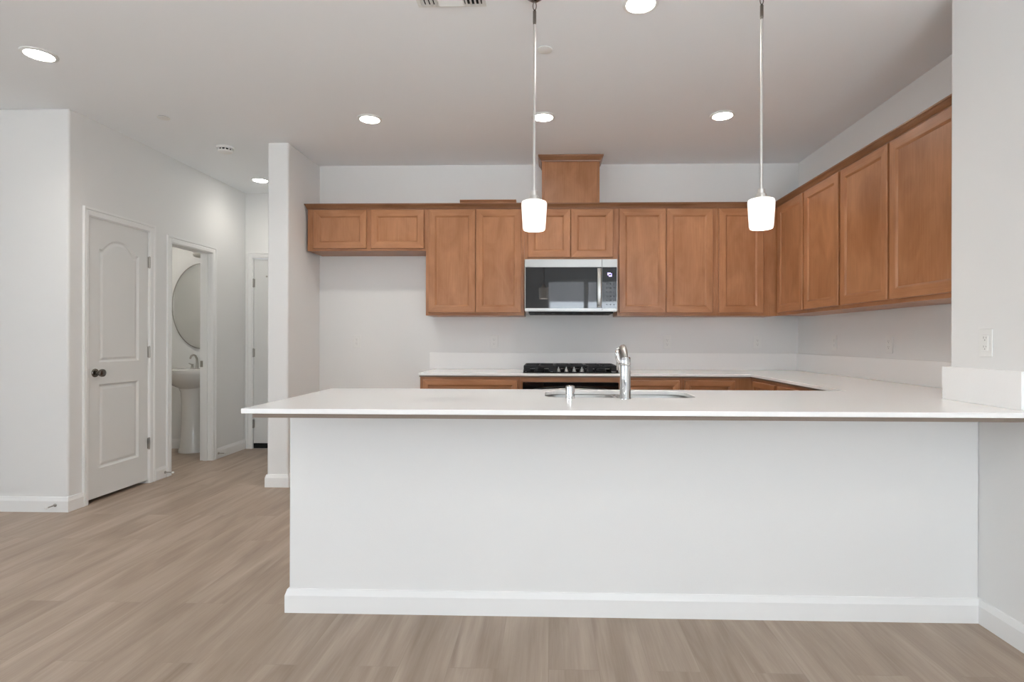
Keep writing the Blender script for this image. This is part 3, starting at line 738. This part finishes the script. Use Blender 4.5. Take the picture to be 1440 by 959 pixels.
def cover(loc, label):
    t = thing('sprinkler_cover', label, 'sprinkler cover', loc, 0, 'flat sprinkler covers on the ceiling')
    obj('collar', MB().lathe([(.036, -.0002), (.036, -.004)], n=30), M_slot, t)
    obj('cap', MB().lathe([(.0415, -.0042), (.0415, -.0065), (.039, -.0078), (0, -.0082)], n=36), M_plastic, t)
    return t
c0 = cover((-2.731, 3.867, CE), 'flat white sprinkler cover on the ceiling over the pantry door')
dup(c0, (-.029, 3.001, CE), 'flat white sprinkler cover on the ceiling beside the left pendant stem')
t = thing('smoke_detector', 'white round smoke detector on the ceiling before the hall', 'smoke detector', (-2.649, 4.479, CE))
obj('base', MB().lathe([(.066, -.0002), (.066, -.012), (.060, -.016)], n=40), M_plastic, t)
obj('sensor_gap', MB().lathe([(.046, -.016), (.046, -.030)], n=36), M_black, t)
b = MB().lathe([(.054, -.030), (.057, -.033), (.050, -.043), (.030, -.049), (0, -.050)], n=40)
for k in range(12):
    a = 2 * PI * k / 12; b.box(.052 * math.cos(a) - .0035, .052 * math.cos(a) + .0035, .052 * math.sin(a) - .0035, .052 * math.sin(a) + .0035, -.032, -.016)
obj('cover', b, M_plastic, t)
# ceiling register
t = thing('air_vent', 'white louvred air vent in the ceiling at the top edge, left of the left pendant', 'air vent', (-.458, 2.520, CE))
b = MB(); X, Y = .160, .085
b.box(-X, X, -Y, -Y + .018, -.006, -.0003); b.box(-X, X, Y - .018, Y, -.006, -.0003); b.box(-X, -X + .018, -Y + .018, Y - .018, -.006, -.0003); b.box(X - .018, X, -Y + .018, Y - .018, -.006, -.0003)
obj('frame', b, M_plastic, t, .002)
obj('backing', MB().box(-X + .01, X - .01, -Y + .01, Y - .01, -.0016, -.0004), M_black, t)
def louvre(p, q, ang, axis):
    b = MB(); dx = .0075 * math.cos(ang); dz = .0075 * math.sin(ang)
    if axis == 'Y': poly = [(p - dx, -.009 - dz), (p + dx, -.009 + dz), (p + dx + .001, -.010 + dz), (p - dx + .001, -.010 - dz)]; b.prism(poly, -Y + .018, Y - .018, 'Y')
    else: poly = [(p - dx, -.009 - dz), (p + dx, -.009 + dz), (p + dx + .001, -.010 + dz), (p - dx + .001, -.010 - dz)]; b.prism(poly, q[0], q[1], 'X')
    obj('louvre', b, M_plastic, t)
for k in range(4): louvre(-.132 + k * .0205, None, .75, 'Y'); louvre(.132 - k * .0205, None, -.75, 'Y')
for k in range(7): louvre(-.058 + k * .0193, (-.056, .056), -.5, 'X')
obj('divider', MB().box(-.060, -.056, -Y + .018, Y - .018, -.014, -.002), M_plastic, t); obj('divider', MB().box(.056, .060, -Y + .018, Y - .018, -.014, -.002), M_plastic, t)

# ------------------------------------------------------------------ pendants
def pendant(loc, label):
    t = thing('pendant_light', label, 'pendant lamp', loc, 0, 'pendant lamps over the peninsula')
    obj('canopy', MB().lathe([(.060, -.0003), (.060, -.005), (.050, -.018), (.032, -.034), (.018, -.044), (.010, -.049), (0, -.050)], n=36), M_pewter, t)
    lp = [(.0075 * math.cos(a), 0, -.068 + .0185 * math.sin(a)) for a in [2 * PI * i / 20 for i in range(20)]]
    obj('loop', MB().tube(lp, .0022, 8, closed=True), M_pewter, t)
    obj('coupling', MB().lathe([(.004, -.086), (.0075, -.092), (.0075, -.145), (.006, -.152)], n=20), M_pewter, t)
    obj('stem', MB().lathe([(.0058, -.15), (.0058, -.906)], n=20), M_satin, t)
    obj('socket_cap', MB().lathe([(.006, -.898), (.015, -.901), (.016, -.920), (.022, -.923), (.026, -.942), (.026, -.950)], n=32), M_satin, t)
    zs = -.942
    sh = [(.020, zs), (.046, zs - .002), (.0545, zs - .006), (.0575, zs - .014), (.0575, zs - .024), (.0515, zs - .122), (.049, zs - .131), (.046, zs - .133), (.044, zs - .128), (.048, zs - .12), (.0535, zs - .026), (.050, zs - .010), (.022, zs - .006)]
    obj('shade', MB().lathe(sh, n=48, cap=False), M_shade, t)
    obj('bulb', MB().lathe([(.012, zs - .008), (.013, zs - .03), (.024, zs - .055), (.028, zs - .075), (.022, zs - .095), (.010, zs - .103), (0, zs - .104)], n=24, cap=False), M_lens, t)
    return t
p0 = pendant((-.070, 2.50, CE), 'pendant lamp with a glowing white glass shade in front of the microwave cabinet')
dup(p0, (.932, 2.48, CE), 'pendant lamp with a glowing white glass shade near the right corner')

# ------------------------------------------------------------------ bathroom seen through the doorway
XB, YBB = -3.735, 5.885
t = thing('pedestal_sink', 'white porcelain pedestal sink seen through the bathroom doorway', 'sink', (XB, YBB, 0))
def ell(rx, ry, cy, z, n=40):
    pts = []
    for i in range(n):
        a = 2 * PI * i / n; y = cy + ry * math.sin(a); pts.append((rx * math.cos(a), min(y, -.002), z))
    return pts
rr = [ell(.10, .10, -.16, .66), ell(.14, .13, -.18, .685), ell(.20, .175, -.20, .725), ell(.25, .215, -.215, .775), ell(.272, .238, -.222, .825), ell(.278, .244, -.224, .850), ell(.277, .243, -.224, .860), ell(.262, .228, -.224, .863),
      ell(.235, .165, -.265, .858), ell(.215, .150, -.265, .830), ell(.15, .11, -.265, .775), ell(.05, .04, -.265, .755)]
b = MB(); n = 40; vs = [p for r in rr for p in r]
b.add(vs, [(k * n + i, k * n + (i + 1) % n, (k + 1) * n + (i + 1) % n, (k + 1) * n + i) for k in range(len(rr) - 1) for i in range(n)], 0, True)
b.add(rr[0], [tuple(range(n))]); b.add(rr[-1], [tuple(range(n))])
obj('basin', b, M_porcelain, t)
b = MB(); ped = [(.120, .0), (.120, .03), (.108, .06), (.094, .30), (.090, .52), (.098, .62), (.12, .68), (.14, .70)]
b.lathe(ped, (0, -.165, 0), 36, sx=1.05, sy=.85); obj('pedestal', b, M_porcelain, t)
obj('drain_pipe', MB().tube([(.10, -.03, .60), (.10, -.05, .50), (.10, -.05, .38), (.10, -.03, .34)], .018, 12), M_black, t)
t = thing('bathroom_faucet', 'chrome two-handle faucet with a curved spout on the pedestal sink', 'faucet', (XB, YBB - .075, .8632))
obj('spout', MB().tube([(0, 0, 0), (0, .002, .06), (0, -.004, .105), (0, -.030, .138), (0, -.065, .146), (0, -.098, .134), (0, -.112, .110)], [.016, .012, .011, .010, .010, .0095, .009], 16), M_nickel, t)
for x in (-.052, .052):
    b = MB().lathe([(.020, 0), (.020, .004), (.013, .010), (.011, .036), (.013, .042), (.010, .048), (0, .049)], (x, 0, 0), 20); b.tube([(x, 0, .042), (x + math.copysign(.034, x), -.006, .054)], [.006, .0045], 10)
    obj('handle', b, M_nickel, t)
t = thing('wall_mirror', 'oval frameless mirror above the pedestal sink in the bathroom', 'mirror', (-3.722, YBB, 1.530))
def ellv(a, b_, y, n=64): return [(a * math.cos(2 * PI * i / n), y, b_ * math.sin(2 * PI * i / n)) for i in range(n)]
b = MB().sweep([ellv(.322, .452, -.0005), ellv(.330, .460, -.004), ellv(.330, .460, -.016), ellv(.327, .457, -.018), ellv(.322, .452, -.018), ellv(.322, .452, -.010)], cap=False); obj('rim', b, M_nickel, t)
obj('glass', MB().sweep([ellv(.3225, .4525, -.006), ellv(.3225, .4525, -.0155), ellv(.300, .430, -.0165)]), M_mirror, t)
t = thing('vanity_light', 'frosted glass wall light above the bathroom mirror', 'wall lamp', (-3.650, YBB, 2.125))
obj('wall_plate', MB().lathe([(.055, -.0005), (.055, -.015), (.045, -.020)], n=30, axis='Y'), M_nickel, t)
obj('arm', MB().tube([(0, -.018, 0), (0, -.07, .012), (0, -.10, .005), (0, -.105, -.005)], .009, 12), M_nickel, t)
obj('shade', MB().lathe([(.018, .0), (.050, -.010), (.085, -.030), (.098, -.062), (.092, -.080), (.070, -.090), (.040, -.094), (0, -.095)], (0, -.105, 0), 36), M_frost, t)
